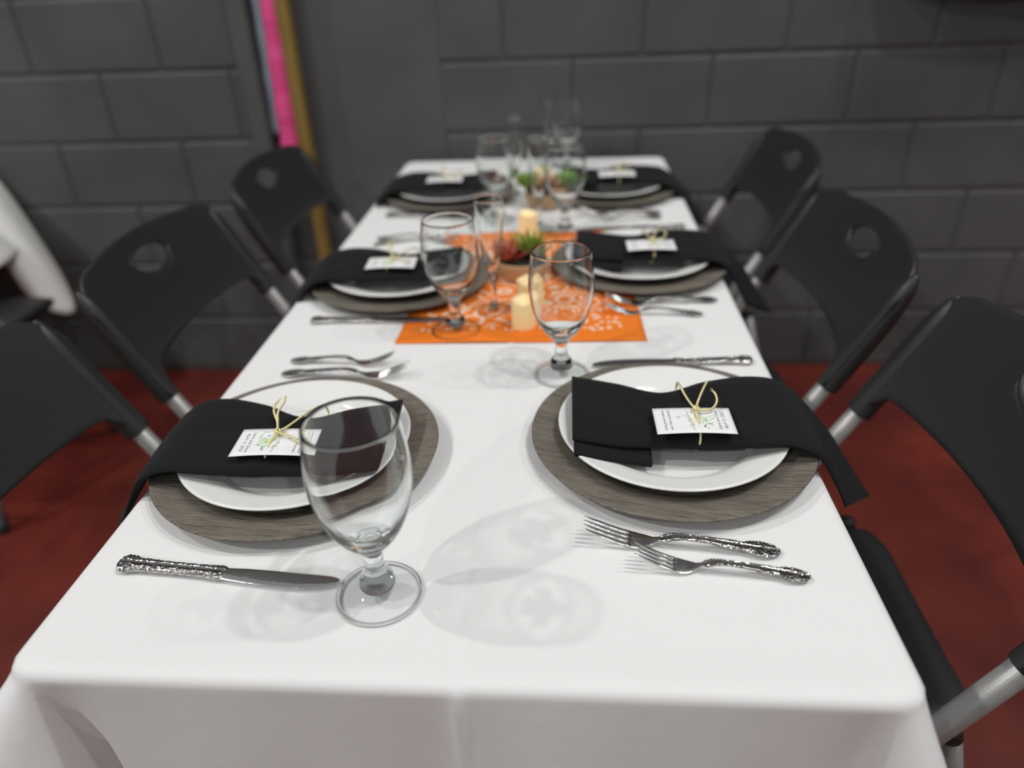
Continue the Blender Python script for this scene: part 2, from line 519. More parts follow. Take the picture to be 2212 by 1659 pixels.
def cloth_vf(hx, hy, drop, r=0.010, rc=0.014, flare=0.06, cflare=(0.50, 0.85), seed=1, top=None, nx=30, ny=70, ripple=0.011, thick=0):
    rnd = random.Random(seed)
    ph = [rnd.uniform(0, 6.28) for _ in range(8)]
    ix, iy = hx - r, hy - r                     # rounding starts here
    ex = [0, 0.004, 0.008, 0.012, 0.016, 0.02, 0.026, 0.034, 0.044, 0.058, 0.075, 0.095, 0.118, 0.142, 0.168, 0.195, 0.222, 0.25, 0.28]
    ex = [e for e in ex if e < drop - 0.012] + [drop]
    def axis(h, n):
        base = [-h + 2*h*i/n for i in range(n + 1)]
        ins = ([0.0, 0.004, 0.008, 0.012, 0.016, 0.020, 0.024] if n == nx else []) + [-h + 0.01, -h + 0.02, h - 0.02, h - 0.01, -h + 0.035, h - 0.035]
        base = sorted(set([b for b in base if all(abs(b - q) > 0.004 for q in ins)] + ins + [-h, h]))
        return [-h - e for e in ex[:0:-1]] + base + [h + e for e in ex[1:]]
    A, B = axis(ix, nx), axis(iy, ny)
    def pos(a, b):
        sa, sb = (1 if a >= 0 else -1), (1 if b >= 0 else -1)
        qx, qy = abs(a) - (ix - rc), abs(b) - (iy - rc)
        if qx > 0 and qy > 0:
            ln = math.hypot(qx, qy); e = ln - rc; dx, dy = qx/ln, qy/ln
            px, py = (ix - rc) + dx*rc, (iy - rc) + dy*rc
            if e <= 0: px, py = abs(a), abs(b)
            corner = 2*min(dx, dy)/(dx + dy)*1.0
            phi = math.atan2(dy, dx)
        else:
            if qx > qy: e = qx - rc; dx, dy = 1, 0; px, py = ix, abs(b)
            else: e = qy - rc; dx, dy = 0, 1; px, py = abs(a), iy
            if e <= 0: px, py = abs(a), abs(b)
            phi = 0 if dx else PI/2
            corner = 0
        if e <= 0:
            z = top(a, b) if top else 0.0
            edge = min(1.0, max(0.0, -e/0.03))
            return Vector((a, b, z*edge))
        tcor = (px - ix if dx == 0 else py - iy)            # distance from the corner along the side (negative)
        along = abs(tcor) if corner == 0 else 0.0
        near = math.exp(-(along/0.018)**2)
        dip = math.exp(-((along - 0.030)/0.026)**2) if corner == 0 else 0.0
        al = flare - (0.30 if (a if dy else -1) < 0 else 0.17)*dip + 0.16*near
        if corner > 0: al = flare + 0.16 + ((cflare[1] if a < 0 else cflare[0]) - flare - 0.16)*math.sin(2*phi)**1.5
        s = (b*sa if dx else a*sb)
        rip = ripple*(math.sin(9*s + ph[0] + 2*sa + sb) + 0.6*math.sin(21*s + ph[1] + sb) + 0.35*math.sin(43*s + ph[2]))*(0 if corner else 1)*(1 - 0.7*near)
        q = r*PI/2
        if e < q:
            out, dz = r*math.sin(e/r), r*(1 - math.cos(e/r))
        else:
            out, dz = r + (e - q)*math.sin(al), r + (e - q)*math.cos(al)
        k = min(1, max(0, (e - q)/max(0.01, drop)))
        out += rip*k
        if dy == 1 and corner == 0: out += 0.0035*math.exp(-((a - 0.010)/0.006)**2)*min(1, e/0.03)
        # a soft diagonal pucker in the skirt
        dz *= 1.0
        return Vector((sa*(px + dx*out), sb*(py + dy*out), -dz))
    V = [pos(a, b) for a in A for b in B]
    nb = len(B)
    Fc = [(i*nb + j, (i+1)*nb + j, (i+1)*nb + j + 1, i*nb + j + 1) for i in range(len(A) - 1) for j in range(nb - 1)]
    return V, Fc
def top_creases(a, b):
    z = 0.0016*math.exp(-((a - 0.012)/0.005)**2)
    z += 0.0006*math.exp(-((b + 0.46)/0.005)**2) + 0.0006*math.exp(-((b - 0.10)/0.005)**2)
    z += 0.0005*(math.sin(13*a + 5*b) + math.sin(7*b - 11*a + 1.3))*0.5
    return z - 0.0012
tc_ = mesh('tablecloth', cloth_vf(0.3835, 0.916, 0.262, top=top_creases, nx=64, ny=80), M['cloth'], solid=0.0016)
tc_.location = (0, 0.915, T)
tag(tc_, 'white linen tablecloth over the long table in the middle of the picture', 'tablecloth')

# ------------------------------------------------------------------ folding chairs
K = 0.54
def tubex(z): return -0.26 + K*(0.84 - z)
CT = 1/math.sqrt(1 + K*K); ST = K*CT            # slant of the back
def back_pt(u, v, off=0.0):
    """u across, v up the slanted back, off towards the sitter"""
    sag = 0.030*(1 - (u/0.25)**2)
    z = T + v*CT
    return Vector((tubex(T) - v*ST - (sag - off)*CT, u, z - (sag - off)*ST))

def back_panel():
    W_, HC, HA, HB = 0.246, 0.084, 0.062, 0.033
    us = []
    for k in range(0, 13): us.append(-W_ + (W_ - HA)*(1 - math.cos(PI*k/12))/2)
    for k in range(1, 17): us.append(-HA*math.cos(PI*k/16))
    for k in range(1, 13): us.append(HA + (W_ - HA)*(1 - math.cos(PI*k/12))/2)
    def topv(u):
        t = 0.138 - 0.034*(u/W_)**2
        c = 0.05
        q = abs(u) - (W_ - c)
        if q > 0: t -= c - math.sqrt(max(0, c*c - q*q))
        return t
    def botv(u):
        a = abs(u)/W_
        v = -0.048 - 0.022*a**2
        if a > 0.80: v -= (0.112 - 0.048 - 0.022)*min(1, ((a - 0.80)/0.12))**1.3
        return max(v, -0.114)
    V, Fc = [], []
    nl, nh = 10, 6
    cols = []
    for u in us:
        h = HB*math.sqrt(max(0, 1 - (u/HA)**2)) if abs(u) <= HA else 0.0
        lo = [botv(u) + (HC - h*1.0 - botv(u))*k/nl for k in range(nl + 1)]
        tp = topv(u)
        hc = min(HC, tp - 0.004)
        if hc < HC: lo = [botv(u) + (hc - botv(u))*k/nl for k in range(nl + 1)]
        hi = [hc + h*0.8 + (tp - hc - h*0.8)*k/nh for k in range(nh + 1)]
        base = len(V)
        for v in lo + hi: V.append(back_pt(u, v))
        cols.append(base)
    for c in range(len(us) - 1):
        a, b = cols[c], cols[c+1]
        for k in range(nl): Fc.append((a+k, b+k, b+k+1, a+k+1))
        for k in range(nl+1, nl+1+nh): Fc.append((a+k, b+k, b+k+1, a+k+1))
    return V, Fc

def hole_rim():
    HC, HA, HB = 0.084, 0.062, 0.033
    pts = []
    for k in range(41):
        a = 2*PI*k/40
        pts.append(back_pt(HA*math.cos(a), HC + HB*math.sin(a)*(0.8 if math.sin(a) > 0 else 1), 0.0))
    return tube(pts, 0.0055, 8, caps=False)

def seat_vf():
    X0, X1, HY = -0.200, 0.215, 0.184
    def sup(u, v):                               # rounded square from a disc grid
        return u, v
    def top(u, v, z):
        x = X0 + (X1 - X0)*u; y = -HY + 2*HY*v
        return x, y
    def fn_top(u, v):
        a, b = 2*u - 1, 2*v - 1
        rr = 0.0
        c = max(0, abs(a) - 0.72)/0.28; d = max(0, abs(b) - 0.72)/0.28
        pull = 0.06*(c*d)
        x = (X0 + X1)/2 + (X1 - X0)/2*a*(1 - pull); y = HY*b*(1 - pull)*(1 - 0.05*(a > 0)*a)*(1 - 0.08*min(1, max(0, (-a - 0.55)/0.15)))
        z = 0.455 - 0.012*math.exp(-(a*a + b*b)*2.2) - 0.012*max(0, a)**3
        lip = max(abs(a), abs(b))
        if lip > 0.94: z -= 0.006*((lip - 0.94)/0.06)**2
        return Vector((x, y, z))
    V, Fc = grid(fn_top, 32, 32)
    return V, Fc

def make_chair():
    ch = empty('folding_chair')
    br = mesh('backrest', back_panel(), M['plastic'], ch, solid=0.008)
    for s in (-1, 1):
        path = [back_pt(0.232*s, v, o_) for v, o_ in ((-0.113, -0.010), (-0.10, -0.010), (-0.04, -0.010), (0.02, -0.009), (0.06, -0.007), (0.085, -0.005), (0.102, -0.003))]
        mesh('side_rail', tube(smooth_prof([tuple(p) for p in path], 3), [0.0185]*9 + [0.018, 0.0175, 0.017, 0.016, 0.015, 0.0135, 0.0115, 0.009, 0.006, 0.003], 14), M['plastic'], br)
    mesh('handle_rim', hole_rim(), M['plastic'], br)
    st = mesh('seat', seat_vf(), M['plastic'], ch, solid=0.026, bev=0.006)
    for s in (-1, 1):
        y = 0.232*s
        a, b = back_pt(0.232*s, 0.05, -0.010), Vector((tubex(0.02) + 0.0, y, 0.02))
        fl = mesh('front_leg', tube([a, a.lerp(b, 0.35), a.lerp(b, 0.7), b], 0.0135, 16), M['steel'], ch)
        mesh('foot_cap', tube([b + Vector((-0.01, 0, 0.02)), b + Vector((0.008, 0, -0.012)), b + Vector((0.010, 0, -0.020))], [0.016, 0.0165, 0.015], 14), M['rubber'], fl)
        yl = 0.180*s
        p0, p1 = Vector((-0.163, yl, 0.455)), Vector((-0.285, yl, 0.02))
        rl = mesh('rear_leg', tube([p0, p0.lerp(p1, 0.5), p1], 0.0125, 16), M['steel'], ch)
        mesh('foot_cap', tube([p1 + Vector((0.006, 0, 0.02)), p1 + Vector((-0.004, 0, -0.012)), p1 + Vector((-0.006, 0, -0.020))], [0.0155, 0.016, 0.0145], 14), M['rubber'], rl)
        mesh('end_plug', tube([p0.lerp(p1, 0.01), p0 + Vector((0.003, 0, 0.009)), p0 + Vector((0.004, 0, 0.013))], [0.0135, 0.0135, 0.010], 14), M['rubber'], rl)
        q = p0.lerp(p1, 0.16)
        mesh('pivot_rivet', tube([q + Vector((0, 0.012*s, 0)), q + Vector((0, 0.020*s, 0))], 0.008, 12), M['steel'], rl)
        # side link from the rivet up to the front leg
        e = Vector((tubex(0.43), y - 0.012*s, 0.43))
        mesh('hinge_link', tube([q + Vector((0, 0.014*s, 0)), q.lerp(e, 0.5) + Vector((0, 0.006*s, -0.012)), e], 0.006, 8), M['steel'], ch)
    b1 = Vector((tubex(0.16), 0, 0.16))
    mesh('front_crossbar', tube([b1 + Vector((0, -0.232, 0)), b1 + Vector((0, 0.232, 0))], 0.009), M['steel'], ch)
    b2 = Vector((-0.163, 0, 0.455)).lerp(Vector((-0.285, 0, 0.02)), 0.72)
    mesh('rear_crossbar', tube([b2 + Vector((0, -0.176, 0)), b2 + Vector((0, 0.176, 0))], 0.009), M['steel'], ch)
    return ch

CHG = 'black folding chairs along the long table'
chair0 = make_chair()
spots = [
    (-0.405, 0.858, 0.0, 'black folding chair on the left side at the middle left place, grey tube legs', CHG),
    (-0.405, 0.288, 0.0, 'nearest black folding chair on the left side, cut by the left picture edge', CHG),
    (-0.395, 1.435, 0.0, 'black folding chair on the left side nearest the wall, below the pink strip', CHG),
    (0.380, 0.355, PI, 'nearest black folding chair on the right side, cut by the right picture edge', CHG),
    (0.355, 0.897, PI, 'black folding chair on the right side at the middle right place', CHG),
    (0.395, 1.515, PI, 'black folding chair on the right side nearest the block wall', CHG),
    (-1.56, 1.27, PI/2, 'black folding chair beside the second table at the left edge, only its seat showing', None),
]
for i, (x, y, a, lab, g) in enumerate(spots):
    o = chair0 if i == 0 else copy_tree(chair0)
    o.location = (x, y, 0); o.rotation_euler = (0, 0, a)
    tag(o, lab, 'chair', g)

# ------------------------------------------------------------------ second table at the left edge
t2 = empty('banquet_table', (-2.55, 1.44, 0))
mesh('tabletop', box(-0.80, -0.36, T-0.046, 0.80, 0.36, T-0.004), M['table_plastic'], t2, smooth=False, bev=0.01)
for sx in (-1, 1):
    for sy in (-1, 1):
        mesh('leg', tube([(0.62*sx, 0.28*sy, 0.0), (0.62*sx, 0.28*sy, T-0.046)], 0.014), M['steel'], t2)
tag(t2, 'second table under the white cloth at the left edge', 'table')
def second_cloth():
    HEM = [(1.832, -1.66, 1.846, -0.24), (1.79, -1.56, 1.76, -0.33), (1.72, -1.462, 1.635, -0.395), (1.66, -1.50, 1.575, -0.37), (1.62, -1.585, 1.60, -0.30), (1.58, -1.60, 1.65, -0.215),
           (1.54, -1.555, 1.61, -0.190), (1.46, -1.535, 1.50, -0.195), (1.30, -1.56, 1.30, -0.21), (1.18, -1.54, 1.17, -0.22), (1.07, -1.58, 1.05, -0.25)]
    H = smooth_prof(HEM, 8)
    def fn(u, v):
        k = u*(len(H) - 1); i = min(len(H) - 2, int(k)); t = k - i
        yt, hx, hy, hz = (a + (b - a)*t for a, b in zip(H[i], H[i+1]))
        x0 = -1.742
        return Vector((x0 + (hx - x0)*v**0.68, yt + (hy - yt)*v, 0.003 + (hz - 0.003)*v**1.25))
    side = grid(fn, 88, 24)
    top = grid(lambda u, v: Vector((-3.36 + (3.36 - 1.742)*u, 1.832 - (1.832 - 1.07)*v, 0.003)), 30, 88)
    near = grid(lambda u, v: Vector((-3.36 + (3.36 - 1.742)*u, 1.07 - 0.05*v - 0.012*v*math.sin(17*u*1.6), 0.003 - 0.24*v**1.1)), 40, 16)
    return join(side, top, near)
tc2 = mesh('tablecloth', second_cloth(), M['cloth2'], solid=0.0016)
tc2.location = (0, 0, T)
tag(tc2, 'white tablecloth with a hanging corner on the second table at the left edge', 'tablecloth')

# ------------------------------------------------------------------ place settings
PL = {'LF': (-0.2195, 0.312), 'RF': (0.2225, 0.352), 'LM': (-0.206, 0.863), 'RM': (0.233, 0.931), 'LL': (-0.195, 1.432), 'RR': (0.203, 1.446)}
WHERE = {'LF': 'at the front left place', 'RF': 'at the front right place', 'LM': 'at the middle left place', 'RM': 'at the middle right place',
         'LL': 'at the far left place', 'RR': 'at the far right place'}
ORDER = ['RF', 'LF', 'LM', 'RM', 'LL', 'RR']

charger_prof = smooth_prof([(0.0, 0.0065), (0.10, 0.0065), (0.112, 0.0080), (0.122, 0.0125), (0.135, 0.0150), (0.155, 0.0178), (0.1635, 0.0192)], 4) \
    + [(0.1655, 0.0190), (0.1662, 0.0176), (0.1650, 0.0158)] + smooth_prof([(0.160, 0.0145), (0.136, 0.0110), (0.122, 0.0080), (0.112, 0.0012), (0.108, 0.0), (0.06, 0.0002), (0.0, 0.0002)], 4)
plate_prof = smooth_prof([(0.0, 0.0055), (0.078, 0.0055), (0.088, 0.0075), (0.096, 0.0135), (0.106, 0.0185), (0.120, 0.0225), (0.1300, 0.0252)], 5) \
    + [(0.1322, 0.0256), (0.1338, 0.0248), (0.1336, 0.0232)] + smooth_prof([(0.128, 0.0208), (0.108, 0.0150), (0.096, 0.0090), (0.086, 0.0030), (0.079, 0.0), (0.074, 0.0002), (0.070, 0.0022), (0.0, 0.0022)], 5)

# each place is laid out about its plate; napkins run from the middle of the table out over the edge
FAR = [(-0.1175, 0.075, 0.047), (-0.062, 0.056, 0.047), (-0.010, 0.026, 0.052), (0.045, 0.050, 0.053), (0.106, 0.073, 0.048), (0.150, 0.074, 0.035),
       (0.200, 0.068, -0.016), (0.240, 0.050, -0.070), (0.266, 0.032, -0.104)]
NEAR = [(-0.1175, -0.058, 0.0425), (-0.062, -0.068, 0.0400), (-0.010, -0.069, 0.0410), (0.022, -0.072, 0.0415), (0.078, -0.069, 0.0415), (0.121, -0.065, 0.0395),
        (0.153, -0.066, 0.025), (0.178, -0.067, -0.014), (0.191, -0.069, -0.040)]

def napkin_vf(side, nl=60, nw=18):
    fa, ne = smooth_prof(FAR, 10), smooth_prof(NEAR, 10)
    m = len(fa)
    rnd = random.Random(3 if side > 0 else 5)
    ph = [rnd.uniform(0, 6.28) for _ in range(6)]
    V, Fc = [], []
    ring = 2*nw
    for i in range(m):
        s = i/(m - 1)
        a, b = Vector(fa[i]), Vector(ne[i])
        i0, i1 = max(0, i - 1), min(m - 1, i + 1)
        tg = ((Vector(fa[i1]) + Vector(ne[i1])) - (Vector(fa[i0]) + Vector(ne[i0]))).normalized()
        ac = (a - b).normalized()
        nm = tg.cross(ac).normalized()
        if nm.z < 0 and s < 0.5: nm = -nm
        cin = math.exp(-((s - 0.36)/0.09)**2)                 # tied waist
        thick = 0.0130 + 0.006*cin
        if s > 0.6: thick = 0.0130 - 0.006*min(1, (s - 0.6)/0.3)
        for k in range(ring):
            if k < nw: t = k/(nw - 1); sg = 1
            else: t = 1 - (k - nw)/(nw - 1); sg = -1
            e = 1 - abs(2*t - 1)**6
            p = b.lerp(a, t)
            off = sg*0.5*thick*(0.25 + 0.75*e)
            if sg > 0:
                wr = 0.0022*math.exp(-((s - 0.36)/0.17)**2)*math.sin(t*19 + ph[0] + 9*s) + 0.0010*math.sin(7*t + 21*s + ph[1]) + 0.0007*math.sin(23*s + 11*t + ph[2])
                off += wr*e + 0.003*cin*math.sin(PI*t)
            V.append(p + nm*off)
    for i in range(m - 1):
        for k in range(ring):
            Fc.append((i*ring + k, (i+1)*ring + k, (i+1)*ring + (k+1) % ring, i*ring + (k+1) % ring))
    Fc.append(tuple(range(ring)))
    Fc.append(tuple((m-1)*ring + k for k in range(ring))[::-1])
    V = [Vector((side*v.x, v.y, v.z)) for v in V]
    return V, Fc

def under_fold_vf(side):
    """the loose inner layer that slips out under the tied napkin"""
    x0, x1 = -0.116, -0.030
    def fn(u, v):
        x = x0 + (x1 - x0)*u
        y = -0.040 - 0.034*v - 0.010*u*v
        z = 0.040 - 0.0085*v - 0.007*u*v
        return Vector((side*x, y, z))
    return grid(fn, 12, 8)

# napkin, cord and card carry their own height above the cloth
def card_obj(side):
    W_, H_ = 0.086, 0.050
    def fn(u, v):
        x, y = (u - 0.5)*W_, (v - 0.5)*H_
        return Vector((x, y, 0.0020*math.sin(PI*u)*(1 - 0.6*v) - 0.0012*v))
    cd_ = mesh('place_card', grid(fn, 20, 8), M['card'], solid=0.0006)
    def zc(x, y):
        u, v = x/W_ + 0.5, y/H_ + 0.5
        return fn(u, v).z + 0.00045
    # lettering, read by the person seated at the outer end
    def words(txt, x, size, ink, bold=False):
        cu = bpy.data.curves.new('lettering', 'FONT')
        cu.body = txt; cu.size = size; cu.align_x = 'CENTER'; cu.align_y = 'CENTER'; cu.shear = 0.35; cu.resolution_u = 3
        if bold: cu.offset = 0.00012
        to = bpy.data.objects.new('lettering', cu)
        COL.objects.link(to)
        bpy.context.view_layer.update()
        me = bpy.data.meshes.new_from_object(to.evaluated_get(bpy.context.evaluated_depsgraph_get()))
        bpy.data.objects.remove(to); bpy.data.curves.remove(cu)
        V = [Vector(v.co) for v in me.vertices]; Fc = [tuple(p.vertices) for p in me.polygons]
        bpy.data.meshes.remove(me)
        out = []
        for v in V:
            # text x runs along +y (right side) or -y (left side)
            px, py = (x - v.y, v.x) if side > 0 else (x + v.y, -v.x)
            out.append(Vector((px, py, zc(px, py))))
        return out, Fc
    sd = side
    dark = join(words('Love grows where', -0.0325*sd, 0.0052, None), words('your heart is planted', -0.0262*sd, 0.0046, None),
                words('Laura and Steve', 0.0262*sd, 0.0058, None), words('April 13, 2025', 0.0330*sd, 0.0058, None))
    mesh('printed_words', dark, M['ink'], cd_, smooth=False)
    rnd = random.Random(11)
    def leaf(x, y, a, l, w_):
        V = []
        n = 8
        for k in range(n):
            g = 2*PI*k/n
            lx, ly = l*0.5*math.cos(g), w_*0.5*math.sin(g)
            px, py = x + lx*math.cos(a) - ly*math.sin(a), y + lx*math.sin(a) + ly*math.cos(a)
            V.append(Vector((px, py, zc(px, py) + 0.0001)))
        return V, [tuple(range(n))]
    def bunch(n, cx, cy, sp, l, w_):
        return join(*[leaf(max(-0.040, min(0.040, cx*sd + rnd.gauss(0, sp[0]))), max(-0.019, min(0.019, cy + rnd.gauss(0, sp[1]))), rnd.uniform(0, PI), l*rnd.uniform(0.6, 1.3), w_*rnd.uniform(0.6, 1.3)) for _ in range(n)])
    mesh('printed_mint_leaves', bunch(16, 0.011, 0.000, (0.0045, 0.0105), 0.010, 0.0016), M['ink_mint'], cd_, smooth=False)
    mesh('printed_green_leaves', bunch(12, 0.011, -0.004, (0.004, 0.010), 0.006, 0.0016), M['ink_green'], cd_, smooth=False)
    mesh('printed_yellow_flowers', bunch(6, 0.006, 0.000, (0.005, 0.009), 0.0042, 0.0034), M['ink_yellow'], cd_, smooth=False)
    mesh('printed_blue_flowers', join(leaf(0.009*sd, 0.011, 0.4, 0.003, 0.0022), leaf(0.010*sd, -0.013, 1.2, 0.0036, 0.0026), leaf(0.016*sd, -0.007, 2, 0.002, 0.002)), M['ink_blue'], cd_, smooth=False)
    mesh('printed_grey_ribbon', join(leaf(-0.004*sd, 0, PI/2 + 0.1*sd, 0.046, 0.0020), leaf(-0.006*sd, 0.006, 2.4, 0.022, 0.0008), leaf(-0.016*sd, 0.006, 0.3, 0.005, 0.0034),
                                     leaf(-0.003*sd, -0.010, 0.5, 0.008, 0.003), leaf(-0.005*sd, -0.002, 2.2, 0.006, 0.003)), M['ink_grey'], cd_, smooth=False)
    return cd_

def cord_obj(side):
    if side > 0:      # offsets from the plate centre, x y z
        k = Vector((0.0205, -0.030, 0.0655))
        loops = [[k, (0.0205, -0.043, 0.0635), (0.0215, -0.056, 0.0600), (0.0215, -0.0655, 0.0530), (0.0205, -0.0690, 0.0445), (0.0180, -0.0655, 0.0360), (0.014, -0.055, 0.0335)],
                 [k, (0.0165, -0.014, 0.0645), (0.0130, 0.006, 0.0640), (0.0110, 0.022, 0.0640), (0.010, 0.0405, 0.0590), (0.010, 0.0455, 0.0500), (0.010, 0.040, 0.042)]]
        tails = [[k, (0.0255, -0.016, 0.0690), (0.0310, -0.003, 0.0720), (0.0375, 0.0120, 0.0735), (0.0405, 0.0190, 0.0730)],
                 [k, (0.0310, -0.0335, 0.0665), (0.0400, -0.0290, 0.0670), (0.0455, -0.0190, 0.0700), (0.0450, -0.0090, 0.0730), (0.0435, -0.0050, 0.0735)]]
    else:
        k = Vector((-0.0015, -0.042, 0.0655))
        loops = [[k, (-0.0050, -0.055, 0.0635), (-0.0085, -0.066, 0.0575), (-0.0070, -0.0730, 0.0480), (-0.0010, -0.0730, 0.0390), (0.0075, -0.067, 0.0345)],
                 [k, (0.0060, -0.026, 0.0640), (0.0140, -0.008, 0.0640), (0.022, 0.0065, 0.0640), (0.028, 0.0235, 0.0590), (0.030, 0.028, 0.0500), (0.030, 0.022, 0.042)]]
        tails = [[k, (-0.0070, -0.025, 0.0680), (-0.0110, -0.010, 0.0720), (-0.0090, 0.006, 0.0750), (-0.0105, 0.014, 0.0760)],
                 [k, (-0.0080, -0.024, 0.0675), (-0.0150, -0.012, 0.0720), (-0.0180, 0.000, 0.0750), (-0.0160, 0.006, 0.0760)],
                 [k, (0.0090, -0.0470, 0.0660), (0.0190, -0.0520, 0.0650), (0.0280, -0.0580, 0.0640), (0.033, -0.0620, 0.0630)]]
    r = 0.0014
    body = join(*[rope(dense(p, 0.0006), r) for p in loops + tails])
    c = mesh('gold_cord', body, M['gold'])
    kn = []
    for a in range(3):
        pts = []
        for q in range(25):
            g = 2*PI*q/24
            v = Vector((0.0030*math.cos(g), 0.0026*math.sin(g), 0.0012*math.sin(2*g + a)))
            v = Matrix.Rotation(a*1.05, 3, 'X') @ (Matrix.Rotation(a*0.9, 3, 'Y') @ v)
            pts.append(k + v + Vector((0, 0, 0.0008)))
        kn.append(rope(pts, 0.0014, 160))
    mesh('knot', join(*kn), M['gold'], c)
    fr = []
    for p in tails[:2]:
        e, d = Vector(p[-1]), (Vector(p[-1]) - Vector(p[-2])).normalized()
        for q in range(5):
            j = Vector((random.uniform(-1, 1), random.uniform(-1, 1), random.uniform(-1, 1)))*0.0022
            fr.append(tube([e - d*0.0004, e + d*0.002 + j*0.5, e + d*0.0042 + j], 0.00025, 5))
    mesh('frayed_end', join(*fr), M['gold'], c)
    return c

CW = {'LF': 'behind the tall goblet', 'RF': 'beside the two forks', 'LM': '', 'RM': '', 'LL': '', 'RR': ''}
protos = {}
for key in ORDER:
    x, y = PL[key]
    sd = 1 if key[0] == 'R' else -1
    wh = WHERE[key]
    near = key in ('RF', 'LF')
    dyn = 0.0 if sd > 0 else -0.018
    if 'charger' not in protos:
        protos['charger'] = o = mesh('charger_plate', lathe(charger_prof, 96), M['charger'])
    else:
        o = protos['charger'].copy(); COL.objects.link(o)
    o.location = (x, y, T); o.rotation_euler = (0, 0, {'RF': -0.22, 'LF': -0.05, 'LM': 0.3, 'RM': 0.1, 'LL': -0.2, 'RR': 0.4}[key])
    tag(o, 'round taupe woodgrain charger plate under the white plate ' + wh, 'charger plate', 'woodgrain charger plates on the long table')
    if 'plate' not in protos:
        protos['plate'] = o = mesh('dinner_plate', lathe(plate_prof, 96), M['porcelain'])
    else:
        o = protos['plate'].copy(); COL.objects.link(o)
    o.location = (x, y, T + 0.0066)
    tag(o, 'round white dinner plate on the woodgrain charger ' + wh, 'plate', 'white dinner plates on the chargers')
    # napkin
    nk = 'napkin%d' % sd
    if nk not in protos:
        protos[nk] = o = mesh('napkin', napkin_vf(sd), M['napkin'])
        if sd > 0: mesh('inner_fold', under_fold_vf(sd), M['napkin'], o, solid=0.0075, bev=0.003)
    else:
        o = copy_tree(protos[nk])
    o.location = (x, y + dyn, T); o.rotation_euler = (0, 0, {'LM': 0.03, 'RM': -0.05}.get(key, 0))
    tag(o, 'black folded napkin on the plate hanging over the table edge ' + wh, 'napkin', 'black napkins on the plates')
    # card and cord
    ck = 'card%d' % sd
    o = card_obj(sd) if ck not in protos else copy_tree(protos[ck])
    protos.setdefault(ck, o)
    o.location = (x + (0.0165 if sd > 0 else -0.002), y + (-0.046 if sd > 0 else -0.054), T + 0.0605)
    o.rotation_euler = (0.05, 0, 0.02 if sd > 0 else 0.03)
    tag(o, 'white printed place card under the gold cord ' + wh, 'place card', 'printed place cards on the napkins')
    gk = 'cord%d' % sd
    o = cord_obj(sd) if gk not in protos else copy_tree(protos[gk])
    protos.setdefault(gk, o)
    o.location = (x, y, T)
    tag(o, 'twisted gold cord knotted round the black napkin ' + wh, 'cord', 'gold cords tied round the napkins')

# ------------------------------------------------------------------ cutlery, lying along +x with the handle end at +x
def fork_vf(Lf):
    k = Lf/0.187
    zt = [(0.0, 0.0215), (0.012, 0.0160), (0.028, 0.0095), (0.044, 0.0045), (0.056, 0.0028), (0.066, 0.0042), (0.076, 0.0085), (0.090, 0.0118), (0.110, 0.0115),
          (0.140, 0.0080), (0.165, 0.0048), (0.180, 0.0036), (0.187, 0.0034)]
    def zf(s): return lerp_table(zt, s)[0]
    parts = []
    for q in range(4):
        y0 = (q - 1.5)*0.0063
        secs = []
        for i in range(13):
            s = 0.046*i/12
            yy = y0*(0.94 + 0.06*s/0.046)
            wd = 0.0014 + 0.0028*min(1, s/0.014) + 0.0004*s/0.046
            secs.append((s*k, yy*k, zf(s), wd*k, 0.0010 + 0.0014*min(1, s/0.02)))
        parts.append(loft(secs, 10))
    secs = []
    for s, wd in ((0.0425, 0.0236), (0.046, 0.0240), (0.052, 0.0232), (0.058, 0.0205), (0.063, 0.0160), (0.067, 0.0110), (0.071, 0.0078), (0.076, 0.0064)):
        secs.append((s*k, 0, zf(s), wd*k, 0.0020))
    parts.append(loft(secs, 16))
    head = join(*parts)
    ws = [(0.074, 0.0066, 0.0028), (0.080, 0.0092, 0.0034), (0.088, 0.0080, 0.0036), (0.100, 0.0066, 0.0036), (0.120, 0.0078, 0.0036), (0.138, 0.0100, 0.0036), (0.146, 0.0104, 0.0036),
          (0.151, 0.0096, 0.0037), (0.160, 0.0142, 0.0040), (0.168, 0.0166, 0.0040), (0.174, 0.0158, 0.0038), (0.179, 0.0138, 0.0036), (0.184, 0.0094, 0.0032), (0.1865, 0.0045, 0.0024)]
    secs = []
    for i in range(220):
        s = 0.074 + (0.1868 - 0.074)*i/219
        wd, th = lerp_table(ws, s)
        wd *= 1.28
        wd *= 1 + 0.045*math.sin(s*1900)*(1 if s > 0.155 else 0.35)
        secs.append((s*k, 0, zf(s), wd*k, th))
    return head, relief(loft(secs, 36, 2.2), 0.074*k, 0.188*k)

def relief(vf, x0, x1, amp=0.00055, plain=0.22, wmax=0.009):
    """cast scrolls along both borders of a handle, growing denser at its end"""
    out = []
    for v in vf[0]:
        s = (v[0] - x0)/(x1 - x0)
        if 0 < s < 1 and v[2] > 0:
            y = v[1]/wmax
            m_ = max(0.0, min(1.0, (abs(y) - plain)/0.16))
            if s > 0.80: m_ = max(m_, min(1, (s - 0.80)/0.06))
            if 0.40 < s < 0.60: m_ *= 0.45
            f = math.sin(v[0]*1050 + 3.2*math.sin(y*7.5)) * math.cos(y*9 + 2.0*math.sin(v[0]*520)) + 0.5*math.sin(v[0]*2100 - y*11)
            v = Vector((v[0], v[1], v[2] + amp*m_*f))
        out.append(Vector(v))
    return out, vf[1]

def make_fork(name, Lf):
    e = empty(name)
    h, g = fork_vf(Lf)
    mesh('tines_head', h, M['chrome'], e)
    mesh('handle', g, M['ornate'], e)
    return e

